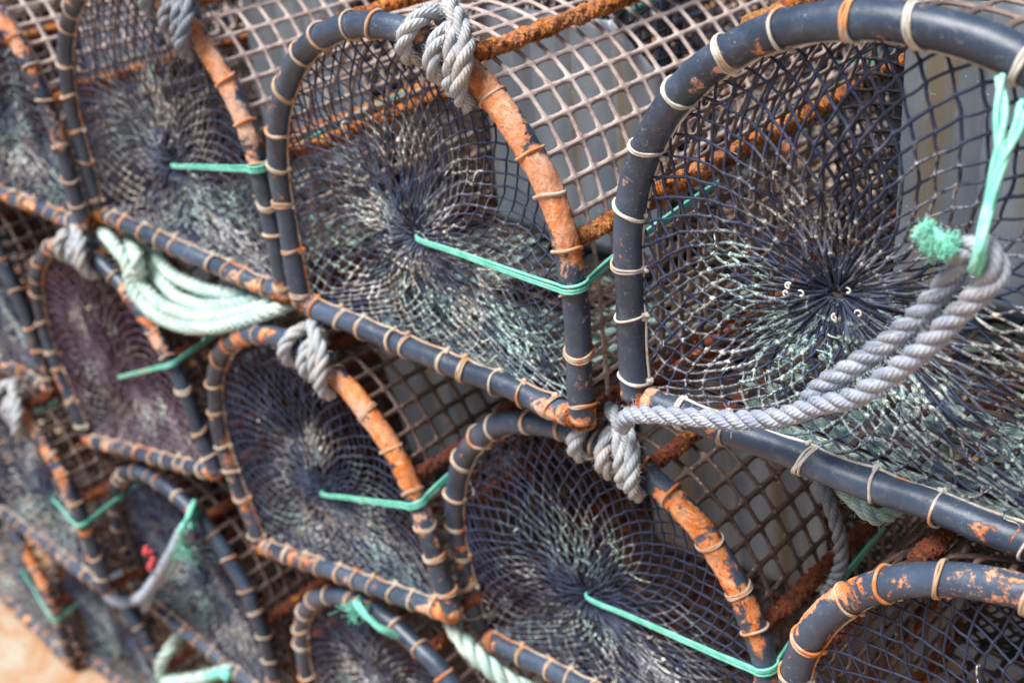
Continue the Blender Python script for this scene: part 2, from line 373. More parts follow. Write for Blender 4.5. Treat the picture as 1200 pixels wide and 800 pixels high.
def net_part(rng, W=W0, H=H0, C=(0, .035, .165), N=60, ROWS=15, r=.00125, y0=.004, slack=1., foul=.5, hole=.009, fold=1., weed=70):
    """a diamond-mesh end gathered to a drawn-in hole"""
    inset = RT * .9
    A = arch(W, H, 200, inset); loop = np.vstack([A, np.stack([np.linspace(W / 2 - inset, -W / 2 + inset, 60)[1:-1], np.full(58, inset)], 1)])
    M_ = 1200; LP = resample(loop, M_, True)
    C = np.array(C, float)
    f1, f2, f3 = sines(rng, 6, 26), sines(rng, 6, 60), sines(rng, 5, 14)
    def pos(s, row):
        """s in [0,1) round the rim, row in [0,ROWS]"""
        g = row / ROWS
        k = 1 - g; k = k * 1.28 - .28 * k * k                                # rows get longer towards the hole
        ang = np.stack([np.cos(TAU * s), np.sin(TAU * s), g * 1.5], -1)
        s2 = (s + .0045 * f1(ang * .16) * np.sin(np.pi * g) * fold) % 1
        x = s2 * M_; i = np.floor(x).astype(int) % M_; fr = (x - np.floor(x))[..., None]
        P = LP[i] * (1 - fr) + LP[(i + 1) % M_] * fr
        c2 = np.array([C[0], C[2]])
        d = P - c2; dl = np.linalg.norm(d, axis=-1)[..., None]
        q = c2 + d / dl * (hole + (dl - hole) * k[..., None])
        y = y0 + (C[1] - y0) * g ** 1.35
        env = np.sin(np.pi * np.clip(g, 0, 1)) ** .8
        low = np.clip((c2[1] - q[..., 1]) / c2[1], 0, 1)
        X3 = np.stack([q[..., 0], q[..., 1], s * 0], -1)
        y = y + slack * env * (.006 * f1(X3) + .012 * low) + .0025 * env * f2(X3)
        z = q[..., 1] - slack * .010 * env + .003 * env * f3(X3)
        xx = q[..., 0] + .0015 * env * f2(X3 + 5)
        # strands pile up into a thick ruff round the hole
        ruff = np.clip((g - .72) / .28, 0, 1)
        y = y - ruff * .010 * np.sin(np.pi * np.clip(ruff, 0, .93))
        return np.stack([xx, y, z], -1)
    i = np.arange(N); nodes = []
    jr = rng.normal(0, 1, (ROWS + 1, N, 3)); js = rng.normal(0, 1, (ROWS + 1, N))
    for rw in range(ROWS + 1):
        g = rw / ROWS
        s = ((i + .5 * (rw % 2) + .035 * js[rw] * min(1, 3 * g)) / N) % 1
        p = pos(s, np.full(N, float(rw)) + (.035 * jr[rw, :, 0] if 0 < rw < ROWS else 0)) + jr[rw] * np.array([.0005, .0007 + .0020 * g, .0005]) * (rw > 0)
        nodes.append(p)
    nodes = np.array(nodes)
    ff = sines(rng, 7, 62)
    gs = np.arange(ROWS + 1) / ROWS
    fn = np.clip(foul * (.75 + .6 * ff(nodes * np.array([1, 0, 1.]))) * np.exp(-((gs - .62) / .27) ** 2)[:, None] + foul * (.2 + .65 * np.clip((C[2] - nodes[..., 2]) / C[2] * 2, 0, 1)), 0, 1)
    fn = np.clip(fn * 1.25 - .22, 0, 1) * (rng.random(fn.shape) < .9)
    mb = MB(); SA, SB, FA, FB = [], [], [], []
    for rw in range(ROWS):
        o = (i + 1) % N if rw % 2 else (i - 1) % N
        for j in (i, o):
            SA.append(nodes[rw]); SB.append(nodes[rw + 1][j]); FA.append(fn[rw]); FB.append(fn[rw + 1][j])
    A_, B_ = np.concatenate(SA), np.concatenate(SB); FA, FB = np.concatenate(FA), np.concatenate(FB)
    L = np.linalg.norm(A_ - B_, axis=1)[:, None]
    t = np.array([0, .33, .67, 1.])[None, :, None]
    P = A_[:, None] * (1 - t) + B_[:, None] * t
    bend = rng.normal(0, 1, (len(A_), 1, 3)) * np.array([1, .8, .6]) + np.array([0, 0, -.7])
    P = P + bend * L[:, None] * .04 * (4 * t * (1 - t))
    mn = np.minimum(FA, FB) * np.clip(rng.normal(.62, .3, len(FA)), .1, 1); fl = np.stack([FA, mn * .9, mn, FB], 1)
    strands(mb, P, r * rng.uniform(.85, 1.15, (len(A_), 1)) * (1 + .25 * fl), 5, foul=fl)
    kn = nodes[1:].reshape(-1, 3); fk = fn[1:].reshape(-1)
    lumps(mb, kn, r * (1.55 + .8 * fk * rng.random(len(fk))), rng, foul=np.clip(fk * 1.3, 0, 1))
    # crusts and wisps of dried weed caught in the mesh
    w = int(weed * .55); pick = rng.choice(len(kn), w, p=(fk + .02) / (fk + .02).sum())
    for p0 in kn[pick]:
        d = rng.normal(0, 1, 3) * np.array([.006, .003, .006]); e = rng.normal(0, 1, 3) * np.array([.006, .003, .006]) + [0, -.002, -.004]
        tube(mb, spline([p0, p0 + d + [0, -.002, 0], p0 + d + e, p0 + d + e * 1.4 + rng.normal(0, .003, 3)], 9), np.linspace(.0011, .0005, 9), 4, attrs={'foul': np.full(9, 1.)})
    return mb

def grid_mesh(S, mapf, nu, nv, hole=.74, thick=.0028):
    """moulded plastic mesh: square cells with rounded openings. mapf(u,v) -> point, normal"""
    mb = MB(); m = 16; th = np.arange(m) * TAU / m
    cx, sx = np.cos(th), np.sin(th); mx = np.maximum(abs(cx), abs(sx))
    ou = cx / mx * .5; ov = sx / mx * .5                                   # square rim
    k = (abs(cx) ** 7 + abs(sx) ** 7) ** (-1 / 7.); iu = cx * k * .5 * hole; iv = sx * k * .5 * hole
    mu, mv = (iu + ou) / 2, (iv + ov) / 2
    gu, gv = np.meshgrid(np.arange(nu), np.arange(nv), indexing='ij'); gu = gu.ravel()[:, None]; gv = gv.ravel()[:, None]
    def ring(a, b, off):
        U, Vv = gu + .5 + a[None], gv + .5 + b[None]; p, n = mapf(U, Vv); return p + n * off
    rings = [ring(ou, ov, thick * .55), ring(mu, mv, thick * .42), ring(iu, iv, 0.), ring(mu, mv, -thick * .42), ring(ou, ov, -thick * .55)]
    n = len(gu); V = np.stack(rings, 1)                                     # (cells, rings, m, 3)
    nr = len(rings); c = np.arange(n)[:, None, None] * nr * m; rr = np.arange(nr - 1)[None, :, None] * m; j = np.arange(m)[None, None]; j2 = (j + 1) % m
    Q = np.stack(np.broadcast_arrays(c + rr + j, c + rr + m + j, c + rr + m + j2, c + rr + j2), -1).reshape(-1, 4)
    mb.add(V, Q)
    return mb

def side_mesh_part(W, H, seed):
    rng = np.random.default_rng(seed); A = arch(W, H, 600, .002); T, N, B = frames(as3(A))
    out = np.cross(T, np.array([0, 1., 0])); out *= np.sign((out * (as3(A) - np.array([0, 0, .1]))).sum(1))[:, None]
    L = np.linalg.norm(np.diff(A, axis=0), axis=1).sum(); nu = int(round(L / .0325)); nv = 19; cell = (LEN - .05) / nv
    f, f2 = sines(rng, 6, 9), sines(rng, 6, 24)
    def mapf(u, v):
        x = np.clip(u / nu, 0, 1) * 599; i = np.clip(np.floor(x).astype(int), 0, 598); fr = (x - i)[..., None]
        p2 = A[i] * (1 - fr) + A[i + 1] * fr; n = out[i]
        y = .012 + v * cell
        p = np.stack([p2[..., 0], y, p2[..., 1]], -1)
        e = np.sin(np.pi * np.clip(y / LEN, 0, 1))[..., None]
        p = p + n * (f(p * np.array([1, 1, 1.]))[..., None] * .005 * e - .008 * e) + np.stack([0 * y, .0018 * f2(p), 0 * y], -1)
        return p, n
    return grid_mesh(None, mapf, nu, nv, .785, .0041)

def floor_mesh_part(W):
    nu, nv = 16, 22; f = sines(np.random.default_rng(5), 6, 16)
    def mapf(u, v):
        x = (u / nu - .5) * (W - .04); y = .022 + v / nv * (LEN - .05)
        z = .016 + .004 * f(np.stack([x, y, 0 * x], -1))
        p = np.stack([x, y, z], -1); return p, np.broadcast_to(np.array([0, 0, 1.]), p.shape)
    return grid_mesh(None, mapf, nu, nv, .77, .004)

def bar_part(x, z, seed, r=.0088):
    rng = np.random.default_rng(seed); mb = MB(); n = 620; s = np.linspace(.012, LEN - .012, n); sides = 20
    P = np.stack([np.full(n, x), s, np.full(n, z)], 1); f, f2 = sines(rng, 8, 150), sines(rng, 8, 420)
    th = np.arange(sides) * TAU / sides
    X = np.stack([np.repeat(s[:, None], sides, 1), np.repeat(np.cos(th)[None] * .012, n, 0), np.repeat(np.sin(th)[None] * .012, n, 0)], -1)
    rr = r * (1 + .10 * f(X) + .13 * f2(X) + .07 * sines(rng, 8, 900)(X)) + rng.normal(0, .0009, (n, sides))
    tube(mb, P, np.clip(rr, r * .55, r * 1.7), sides)
    return mb

def panel_part():
    """grey plastic plate with rounded lower corners, raised ribs and a folded left edge"""
    mb = MB(); xs = [-.126, -.117, -.1165, -.110, -.042, -.040, -.038, -.036, .025, .027, .029, .031, .092, .094, .096, .098, .160, .168]
    ys = [.028, .004, .001, 0, 0, .005, .005, 0, 0, .005, .005, 0, 0, .005, .005, 0, 0, .004]
    nz = 24; z0, z1 = .052, .356; rc = .035
    V = []
    for x, y in zip(xs, ys):
        dx = max(0, x - (.168 - rc)) if x > 0 else max(0, (-.126 + rc) - x)
        lo = z0 + rc - math.sqrt(max(0, rc * rc - dx * dx))
        hi = min(z1, .405 - 1.5 * max(0, x) ** 1.5)
        for k in range(nz):
            z = lo + (hi - lo) * k / (nz - 1); V.append((x, .262 + y - .35 * (x - .03) ** 2, z))
    V = np.array(V); n = len(xs); Q = []
    for a in range(n - 1):
        for k in range(nz - 1): Q.append((a * nz + k, (a + 1) * nz + k, (a + 1) * nz + k + 1, a * nz + k + 1))
    m = len(V); Vb = V + np.array([0, .0035, 0]); Qb = [tuple(x + m for x in q[::-1]) for q in Q]
    rim = []
    for a in range(n - 1):
        for k in (0, nz - 1):
            q = (a * nz + k, (a + 1) * nz + k, (a + 1) * nz + k + m, a * nz + k + m); rim.append(q if k else q[::-1])
    for k in range(nz - 1):
        for a in (0, n - 1):
            q = (a * nz + k, a * nz + k + 1, a * nz + k + 1 + m, a * nz + k + m); rim.append(q if not a else q[::-1])
    mb.add(np.vstack([V, Vb]), Q + Qb + rim)
    return mb

def hitch_part(P, i, dia, seed, rt=RT, flip=1):
    """a rope hitched twice round the hose with a crossing turn and a hanging bight"""
    rng = np.random.default_rng(seed); T, N, B = frames(P); t = T[i]; f = np.array([0, -1., 0]); o = np.cross(t, f); o /= np.linalg.norm(o)
    if o[2] < 0: o = -o
    c = P[i]; R = rt + dia * .50; mb = MB()
    def pt(a, ph, k=1.0, dz=0): return c + t * a * flip * dia / .0185 + R * k * (np.cos(ph) * o + np.sin(ph) * f) + np.array([0, 0, dz])
    D = math.pi / 180
    path = [pt(-.034, -75 * D, 1.3), pt(-.033, -25 * D, 1.15), pt(-.034, 30 * D, 1.08), pt(-.036, 85 * D, 1.05), pt(-.034, 140 * D, 1.05), pt(-.030, 200 * D, 1), pt(-.024, 260 * D, 1.),
            pt(-.012, 312 * D, 1.25), pt(.000, 345 * D, 1.62), pt(.014, 375 * D, 1.75), pt(.026, 402 * D, 1.45), pt(.032, 440 * D, 1.1), pt(.030, 490 * D, 1.05), pt(.022, 545 * D, 1), pt(.008, 600 * D, 1.0), pt(-.001, 650 * D, 1.02), pt(-.004, 700 * D, 1.02), pt(-.002, 750 * D, 1.02), pt(.004, 815 * D, 1.04), pt(.008, 870 * D, 1.05)]
    laid_rope(mb, spline(path, 180), dia, rng=rng)
    tail = [pt(-.028, -38 * D, 1.5), pt(-.012, -8 * D, 1.95), pt(.010, 8 * D, 2.05), pt(.034, 22 * D, 1.75), pt(.047, 55 * D, 1.5), pt(.050, 100 * D, 1.35), pt(.050, 150 * D, 1.25)]
    laid_rope(mb, spline(tail, 80), dia * .96, rng=rng)
    return mb

def twine_part(C, rng, W, ang_z=.17, ends=3, r=.0017, back=.26):
    """drawstring of the end net: from the hole round the right leg of the arch and back along the side"""
    mb = MB(); A = arch(W, H0, 300); half = A[150:]; j = np.argmin(abs(half[:, 1] - ang_z)); X = half[j][0]
    for k in range(ends):
        dz = (k - (ends - 1) / 2) * r * 2.05; jj = rng.normal(0, .0008, 3); R = RT + r * 1.1
        S = np.array(C) + [.004, -.012, dz * .5]; E_ = np.array([X + R * math.cos(-2.1), R * math.sin(-2.1) - .001, ang_z + dz + jj[2]])
        pts = [np.array(C) + [0, .012, 0], S] + [S + (E_ - S) * q for q in (.3, .6, .85)]
        for a in (-120, -90, -55, -20, 15, 40):
            t = a * math.pi / 180; pts.append(np.array([X + R * math.cos(t), R * math.sin(t), ang_z + dz + jj[2] + .004 * (a + 120) / 160]))
        pts += [np.array([X + .012, .06, ang_z + .012 + dz + jj[0]]), np.array([X + .010, back * .6, ang_z + .022 + dz]), np.array([X + .004, back, ang_z + .026 + dz * .5])]
        tube(mb, spline(pts, 90), r * (1 + .08 * np.sin(np.arange(90) * .9 + k)), 7)
    return mb

# shared meshes ----------------------------------------------------
CACHE = {}
def cached(key, fn):
    if key not in CACHE: CACHE[key] = fn()
    return CACHE[key]

def empty(name, loc, roll, label, cat, group=None):
    o = bpy.data.objects.new(name, None); col.objects.link(o); o.location = loc; o.rotation_euler = (0, -roll, 0)
    o.empty_display_size = .05
    o['label'] = label; o['category'] = cat
    if group: o['group'] = group
    return o

def creel(key, x, z, y, roll, label, seed, W=W0, H=H0, rt=RT, C=(0, .035, .165), wear=(), bwear=(), net='navy', pale=True, hitch=None, hitch_mat='rope_old',
          hitch_dia=.0195, twine='twine', tz=.17, foul=.5, rows=15, N=60, fine=True, nr=.00128, pitch=.055, bpitch=.046, slack=1., panel=True, flip=1, cord='cord'):
    rng = np.random.default_rng(seed)
    root = empty('lobster_creel', (x, y, z), roll, label, 'lobster creel', 'lobster creels stacked in brick rows')
    A2 = arch(W, H, 260); A = as3(A2)
    link('arch_hose', hose_part(A, wear, rng, rt).mesh('arch_hose', M['hose']), root)
    b = as3(np.stack([np.linspace(-W / 2 + rt * 1.15, W / 2 - rt * 1.15, 120), np.zeros(120)], 1))
    link('base_hose', hose_part(b, bwear, rng, rt * .97, .0016).mesh('base_hose', M['hose']), root)
    for sx in (-1, 1):
        c = MB(); th = np.linspace(0, math.pi / 2, 9); rj = rt * .9
        pj = np.array([(sx * (W / 2 - .022 + .0), 0, -.0006), (sx * (W / 2 - .010), 0, -.0012), (sx * (W / 2 - .001), 0, -.0005), (sx * (W / 2 + .0006), 0, .008), (sx * W / 2, 0, .02)])
        tube(c, spline(pj, 22), rj * (1 + .10 * rng.normal(0, 1, (22, 14))), 14)
        link('corner_joint', c.mesh('corner_joint', M['rust'], False), root)
    link('lashing', lashing(A, pitch, rng, np.array([0, 0, .15]), rt).mesh('lashing', M[cord]), root)
    link('base_lashing', lashing(b, bpitch, rng, np.array([0, 0, .4]), rt * .97).mesh('base_lashing', M[cord]), root)
    nm = net_part(rng, W, H, C, N, rows, nr, foul=foul, slack=slack, weed=60 if fine else 25).mesh('end_net', M[net]) if fine else cached(('net', net, seed % 2), lambda: net_part(np.random.default_rng(90 + seed % 2), W, H, C, 56, 14, .00135, foul=foul, weed=20).mesh('end_net', M[net]))
    link('end_net', nm, root)
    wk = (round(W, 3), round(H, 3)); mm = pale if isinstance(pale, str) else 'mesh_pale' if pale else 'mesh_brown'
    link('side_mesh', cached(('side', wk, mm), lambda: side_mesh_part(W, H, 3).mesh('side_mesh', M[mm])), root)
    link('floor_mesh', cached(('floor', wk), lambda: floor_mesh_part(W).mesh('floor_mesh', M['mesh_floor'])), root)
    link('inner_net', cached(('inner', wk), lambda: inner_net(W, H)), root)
    for k, (bx, bz) in enumerate(BARS):
        v = (seed + k) % 3
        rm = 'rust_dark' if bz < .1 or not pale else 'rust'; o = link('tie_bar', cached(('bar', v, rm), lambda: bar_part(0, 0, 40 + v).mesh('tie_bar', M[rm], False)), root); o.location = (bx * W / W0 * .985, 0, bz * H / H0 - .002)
    if panel: link('divider_panel', cached('panel', lambda: panel_part().mesh('divider_panel', M['panel'])), root)
    bh = link('rear_arch', cached(('rear', wk), lambda: rear_arch(W, H)), root)
    if hitch is not None:
        i = int(hitch * 259); link('rope_hitch', hitch_part(A, i, hitch_dia, seed + 5, rt, flip).mesh('rope_hitch', M[hitch_mat]), root)
    if twine: link('closing_twine', twine_part(np.array(C), rng, W, tz).mesh('closing_twine', M[twine]), root)
    return root

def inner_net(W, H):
    return net_part(np.random.default_rng(77), W * .97, H * .97, (-.02, .33, .13), 70, 16, .0021, y0=.345, foul=.0, weed=10).mesh('inner_net', M['charcoal'])  # dense dark net that acts as a painted veil of shade behind the panel

def rear_arch(W, H):
    mb = MB(); A = as3(arch(W, H, 160), LEN); tube(mb, A, .0125, 12)
    tube(mb, as3(np.stack([np.linspace(-W / 2 + .02, W / 2 - .02, 30), np.zeros(30)], 1), LEN), .0125, 12)
    return mb.mesh('rear_arch', M['hose'])

# wear entries: (place along the arch 0..1, spread, strength, side of the tube)
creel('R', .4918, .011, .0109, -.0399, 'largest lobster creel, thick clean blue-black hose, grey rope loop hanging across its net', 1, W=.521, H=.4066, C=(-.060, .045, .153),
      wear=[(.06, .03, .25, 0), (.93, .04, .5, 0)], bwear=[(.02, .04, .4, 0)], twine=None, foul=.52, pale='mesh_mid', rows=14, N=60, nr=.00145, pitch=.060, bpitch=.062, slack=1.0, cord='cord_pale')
creel('M', -.1063, -.0282, .0226, -.0509, 'lobster creel with peeling orange shoulder and bleached side mesh, next to the largest creel', 2, C=(-.024, .035, .143), rt=.0142,
      wear=[(.65, .10, 1.3, 1.2), (.79, .07, 1.0, 0), (.90, .03, .4, 0), (.03, .03, .4, 0), (.2, .03, .3, 0)], bwear=[(.75, .2, .35, 2), (.95, .05, .6, 0)], hitch=.592, hitch_dia=.0195, foul=.62, N=64, rows=16, tz=.165)
creel('B', .1091, -.4904, .0503, .0653, 'lobster creel directly beneath the largest one, with the grey rope loop starting at its hitch', 3, C=(-.042, .035, .133), rt=.0142,
      wear=[(.73, .12, .9, 1), (.60, .03, .3, 0), (.10, .05, .5, 3), (.36, .02, .3, 0)], bwear=[(.1, .1, .5, 0)], pale=False, hitch=.57, hitch_mat='rope_old', hitch_dia=.0190, foul=.42, N=62, rows=16, slack=.9)
creel('A', -.3764, -.4773, .0041, .1814, 'leaning lobster creel with rusty orange bottom bar, beneath the mint rope coil\'s end', 4, C=(-.041, .035, .125), rt=.0140,
      wear=[(.69, .10, 1.15, 1), (.80, .06, .8, 0), (.93, .05, .7, 0), (.07, .08, .7, 3), (.18, .04, .5, 3), (.46, .06, .5, 2)], bwear=[(.15, .2, .6, 0), (.6, .2, .45, 1), (.95, .1, .9, 0)], pale=False, hitch=.612, hitch_dia=.019, foul=.45, N=62, rows=16, tz=.18)
creel('L', -.6508, .0026, .0257, -.0749, 'lobster creel with vivid orange shoulder patch, sitting directly above the mint rope coil', 5, C=(-.028, .035, .124), rt=.0132,
      wear=[(.68, .09, 1.2, 1.2), (.80, .04, .6, 1), (.58, .03, .4, 1), (.06, .1, .5, 0), (.97, .03, .6, 0)], bwear=[(.85, .12, .8, 0), (.1, .2, .3, 0)], hitch=.62, hitch_dia=.0195, hitch_mat='rope_blue', foul=.6, tz=.19)
creel('Z', -.9298, -.442, -.0081, .1998, 'lobster creel closed with plum purple netting, under the mint rope coil', 6, C=(-.036, .030, .145), rt=.0125, net='purple',
      wear=[(.72, .09, .9, 1), (.50, .03, .5, 1), (.1, .12, .6, 0)], bwear=[(.2, .1, .5, 0), (.7, .3, .3, 0)], pale=False, hitch=.575, hitch_dia=.0195, foul=.36, N=58, rows=15, nr=.0015, tz=.20)
creel('E', .6782, -.4217, -.023, .0108, 'lobster creel with thick dark hose and bright rusty lashings, beneath the largest creel\'s bottom bar', 7, C=(.02, .05, .15),
      wear=[(.30, .03, .7, 0), (.25, .02, .7, 0), (.40, .03, .5, 1), (.46, .03, .6, 1), (.52, .04, .8, 0), (.13, .04, .5, 0)], pale=False, foul=.16, N=56, rows=14, pitch=.058)
creel('F', -1.1574, .0161, -.004, -.0356, 'topmost blurred lobster creel, its rusty leg touching the vivid orange shouldered creel', 8, rt=.0120, C=(.0, .035, .15),
      wear=[(.72, .08, .8, 1), (.85, .05, .5, 0)], bwear=[(.6, .3, .6, 0)], foul=.6, twine=None, bpitch=.04)
creel('C', -.9502, -.9041, -.0036, -.0927, 'lobster creel with clean slate hose, blue grey rope loop and red tag', 9, rt=.0128, C=(.01, .04, .155),
      wear=[(.05, .05, .3, 0)], bwear=[(.2, .2, .5, 1), (.7, .2, .4, 1)], pale=False, foul=.5, twine=None, pitch=.05)
creel('D', -.3426, -.9346, .0099, -.0015, 'lobster creel with a frayed green tie knotted on its hose, under the leaning creel', 10, rt=.0138, C=(-.02, .035, .2),
      wear=[(.25, .04, .7, 0), (.1, .06, .4, 0)], pale=False, foul=.6, twine=None)
creel('G', -1.3846, -.7877, -.0854, -.0203, 'lobster creel with long orange rusted leg and grey hitch, beside the red tagged creel', 12, rt=.0128, C=(.055, .035, .135), fine=False,
      wear=[(.70, .12, .8, 1), (.62, .03, .5, 0)], bwear=[(.5, .3, .5, 0)], pale=False, hitch=.60, hitch_dia=.021, foul=.6)
creel('Y', -1.5019, -.3985, -.0165, .0085, 'lobster creel beside the plum purple netted one, mostly cut off by the photo\'s edge', 13, rt=.0120, fine=False,
      wear=[(.66, .04, .7, 0), (.9, .08, .5, 0)], bwear=[(.8, .3, .6, 0)], pale=False, foul=.5, twine=None)
creel('I', -2.0226, -1.3425, -.0111, -.1464, 'lowest lobster creel, standing right beside the open patch of sandy ground', 14, rt=.0135, C=(.02, .035, .175), fine=False,
      wear=[(.72, .10, .8, 0)], bwear=[(.5, .4, .6, 0)], pale=False, hitch=.53, foul=.5)
creel('H', -1.5400, -1.380, .0282, -.0035, 'lobster creel on the ground under the red tagged one, white shells on dark net', 15, rt=.0125, fine=False,
      wear=[(.1, .12, .8, 0), (.8, .1, .3, 0)], bwear=[(.3, .3, .6, 0)], pale=False, foul=.6, twine=None)

# second rank behind: same pots, seen only through the meshes of the first
proto = [o for o in col.objects if o.get('label', '').startswith('lobster creel with long orange rusted leg')][0]
for (x, z, roll, yy) in [q + (.80,) for q in [(.52, .0, .02), (-.08, -.01, -.03), (-.66, .0, .03), (.20, -.46, .03), (-.40, -.46, -.02), (.75, -.44, .0), (-1.0, -.45, .05), (-1.25, .0, .0), (-.95, -.92, 0), (-.35, -.92, 0), (-1.6, -.9, 0), (-1.6, -.45, .02), (-1.85, .0, 0), (-2.2, -.46, .02), (-2.2, -.92, -.02), (-1.3, -1.38, 0), (-2.0, -1.38, 0), (-2.45, .0, 0), (-.7, -1.38, 0), (-3.0, .0, 0), (-2.75, -.46, 0), (-3.3, -.46, 0), (-2.8, -.92, 0), (-3.4, -.92, 0)]] + [(-1.73, .03, -.02, .01), (-2.08, -.41, .02, -.02), (-1.98, -.85, 0, -.06), (-2.30, .02, 0, .02)]:
    r2 = proto.copy(); col.objects.link(r2); r2.location = (x, yy, z); r2.rotation_euler = (0, -roll, 0)
    r2['label'] = 'dark weathered lobster creel in the second rank, glimpsed through the meshes of the front creels' if yy > .5 else 'dark weathered lobster creel at the far end of the front rank, glimpsed through netting'
    r2['group'] = 'creels in the second rank' if yy > .5 else 'creels at the far end of the front rank'
    for ch in proto.children:
        c = ch.copy(); col.objects.link(c); c.parent = r2

# ------------------------------------------------------------------ ropes and small things
def rope_thing(name, paths, dia, mat, label, cat, seed, pts=200, extra=None, **kw):
    rng = np.random.default_rng(seed); mb = MB(); P0 = np.array(paths[0][0])
    for P in paths: laid_rope(mb, spline(np.array(P) - P0, pts), dia, rng=rng, **kw)
    o = link(name, mb.mesh(name, M[mat])); o.location = P0; o['label'] = label; o['category'] = cat
    return o

P = {
'bridle_main': [(0.1993, 0.02, -0.031), (0.2436, -0.012, 0.0143), (0.2889, -0.02, 0.0327), (0.3659, -0.022, 0.0525), (0.4226, -0.024, 0.0742), (0.468, -0.028, 0.1032), (0.5063, -0.036, 0.126), (0.5425, -0.040, 0.1624), (0.5735, -0.044, 0.1990), (0.5950, -0.045, 0.2290), (0.6120, -0.045, 0.2500), (0.6195, -0.044, 0.2660), (0.6110, -0.041, 0.2790), (0.5950, -0.036, 0.2735), (0.5810, -0.033, 0.2470), (0.5585, -0.031, 0.2130), (0.5272, -0.029, 0.1763), (0.4910, -0.026, 0.1400), (0.4680, -0.022, 0.1185), (0.4412, -0.012, 0.0834)],
'tie_R': [(0.597, -0.004, 0.3878), (0.6074, -0.02, 0.371), (0.6111, -0.035, 0.3404), (0.6112, -0.045, 0.3132), (0.6132, -0.062, 0.285), (0.6037, -0.05, 0.2641)],
'tie_R2': [(0.6142, -0.004, 0.3729), (0.6162, -0.02, 0.3602), (0.6142, -0.036, 0.3351), (0.6141, -0.046, 0.311), (0.6154, -0.062, 0.2892), (0.6085, -0.05, 0.2664)],
'tuft': [(0.5873, -0.04, 0.2738), (0.5817, -0.05, 0.2845), (0.5737, -0.052, 0.2889)],
'coil1': [(-0.9, 0.02, -0.0107), (-0.8227, 0.0, -0.0153), (-0.7893, -0.005, -0.0393), (-0.7804, -0.012, -0.0704), (-0.7382, -0.015, -0.1), (-0.6713, -0.015, -0.1076), (-0.5918, -0.012, -0.0964), (-0.5164, -0.005, -0.0751), (-0.4216, 0.02, -0.0386), (-0.401, 0.06, -0.0284)],
'coil2': [(-0.9005, 0.06, -0.0384), (-0.762, 0.0, -0.021), (-0.7725, 0.0, -0.0616), (-0.7248, -0.005, -0.0862), (-0.6499, -0.005, -0.0906), (-0.5569, 0.0, -0.0747), (-0.4697, 0.015, -0.0479), (-0.4422, 0.05, -0.0403)],
'coil3': [(-0.8541, 0.06, -0.0449), (-0.7925, 0.03, -0.0541), (-0.7371, 0.02, -0.0697), (-0.6822, 0.015, -0.0819), (-0.5764, 0.012, -0.0676), (-0.4974, 0.03, -0.0485), (-0.4791, 0.06, -0.0475)],
'coil4': [(-0.836, 0.07, -0.0515), (-0.769, 0.04, -0.0473), (-0.7114, 0.03, -0.0564), (-0.6134, 0.025, -0.0546), (-0.5345, 0.04, -0.0516), (-0.5184, 0.07, -0.0593)],
'drop': [(-0.1985, 0.05, -0.4855), (-0.1552, 0.02, -0.4798), (-0.1212, 0.01, -0.4912), (-0.0927, 0.015, -0.5111), (-0.0625, 0.03, -0.5405), (-0.0293, 0.06, -0.5689)],
'low': [(-1.116, 0.02, -0.9781), (-1.0963, -0.02, -0.9788), (-1.1384, -0.03, -1.0358), (-1.1402, -0.03, -1.0752), (-1.0404, -0.03, -1.0209), (-0.9086, -0.03, -0.9381), (-0.8579, -0.01, -0.9105), (-0.8709, 0.03, -0.9607)],
'low_bit': [(-0.8739, -0.045, -0.9102), (-0.8079, -0.05, -0.8623), (-0.7822, -0.045, -0.8648)],
'cbridle': [(-1.3009, 0.03, -0.8918), (-1.3214, -0.01, -0.9076), (-1.3001, -0.03, -0.9198), (-1.2021, -0.04, -0.8857), (-1.0891, -0.045, -0.8182), (-0.9899, -0.05, -0.7351), (-0.9066, -0.05, -0.6533), (-0.8332, -0.05, -0.5793), (-0.7804, -0.05, -0.5203), (-0.7798, -0.045, -0.5378), (-0.85, -0.04, -0.6118), (-0.9586, -0.035, -0.7102), (-1.0608, -0.03, -0.7978), (-1.1427, -0.02, -0.8872)],
'ctie': [(-0.8125, 0.0, -0.5046), (-0.7722, -0.035, -0.4989), (-0.7548, -0.065, -0.5043), (-0.7883, -0.05, -0.5492), (-0.7741, -0.04, -0.5202), (-0.8071, 0.0, -0.5172)],
'tag': [(-0.9486, -0.05, -0.6279), (-0.9346, -0.06, -0.6452), (-0.9408, -0.06, -0.6698)],
'hang': [(0.3252, 0.16, -0.1131), (0.3741, 0.12, -0.0872), (0.3997, 0.1, -0.0999), (0.411, 0.1, -0.1381), (0.4049, 0.11, -0.1856), (0.3759, 0.13, -0.2524)],
'dtie': [(-0.3328, 0.0, -0.5151), (-0.3139, -0.03, -0.4759), (-0.2869, -0.035, -0.4852), (-0.2626, -0.03, -0.5024), (-0.2568, -0.01, -0.525)],
'peek': [(0.4007, 0.12, -0.0901), (0.4427, 0.08, -0.0715), (0.4609, 0.08, -0.0805), (0.4681, 0.1, -0.0836), (0.4608, 0.14, -0.0948)],
}

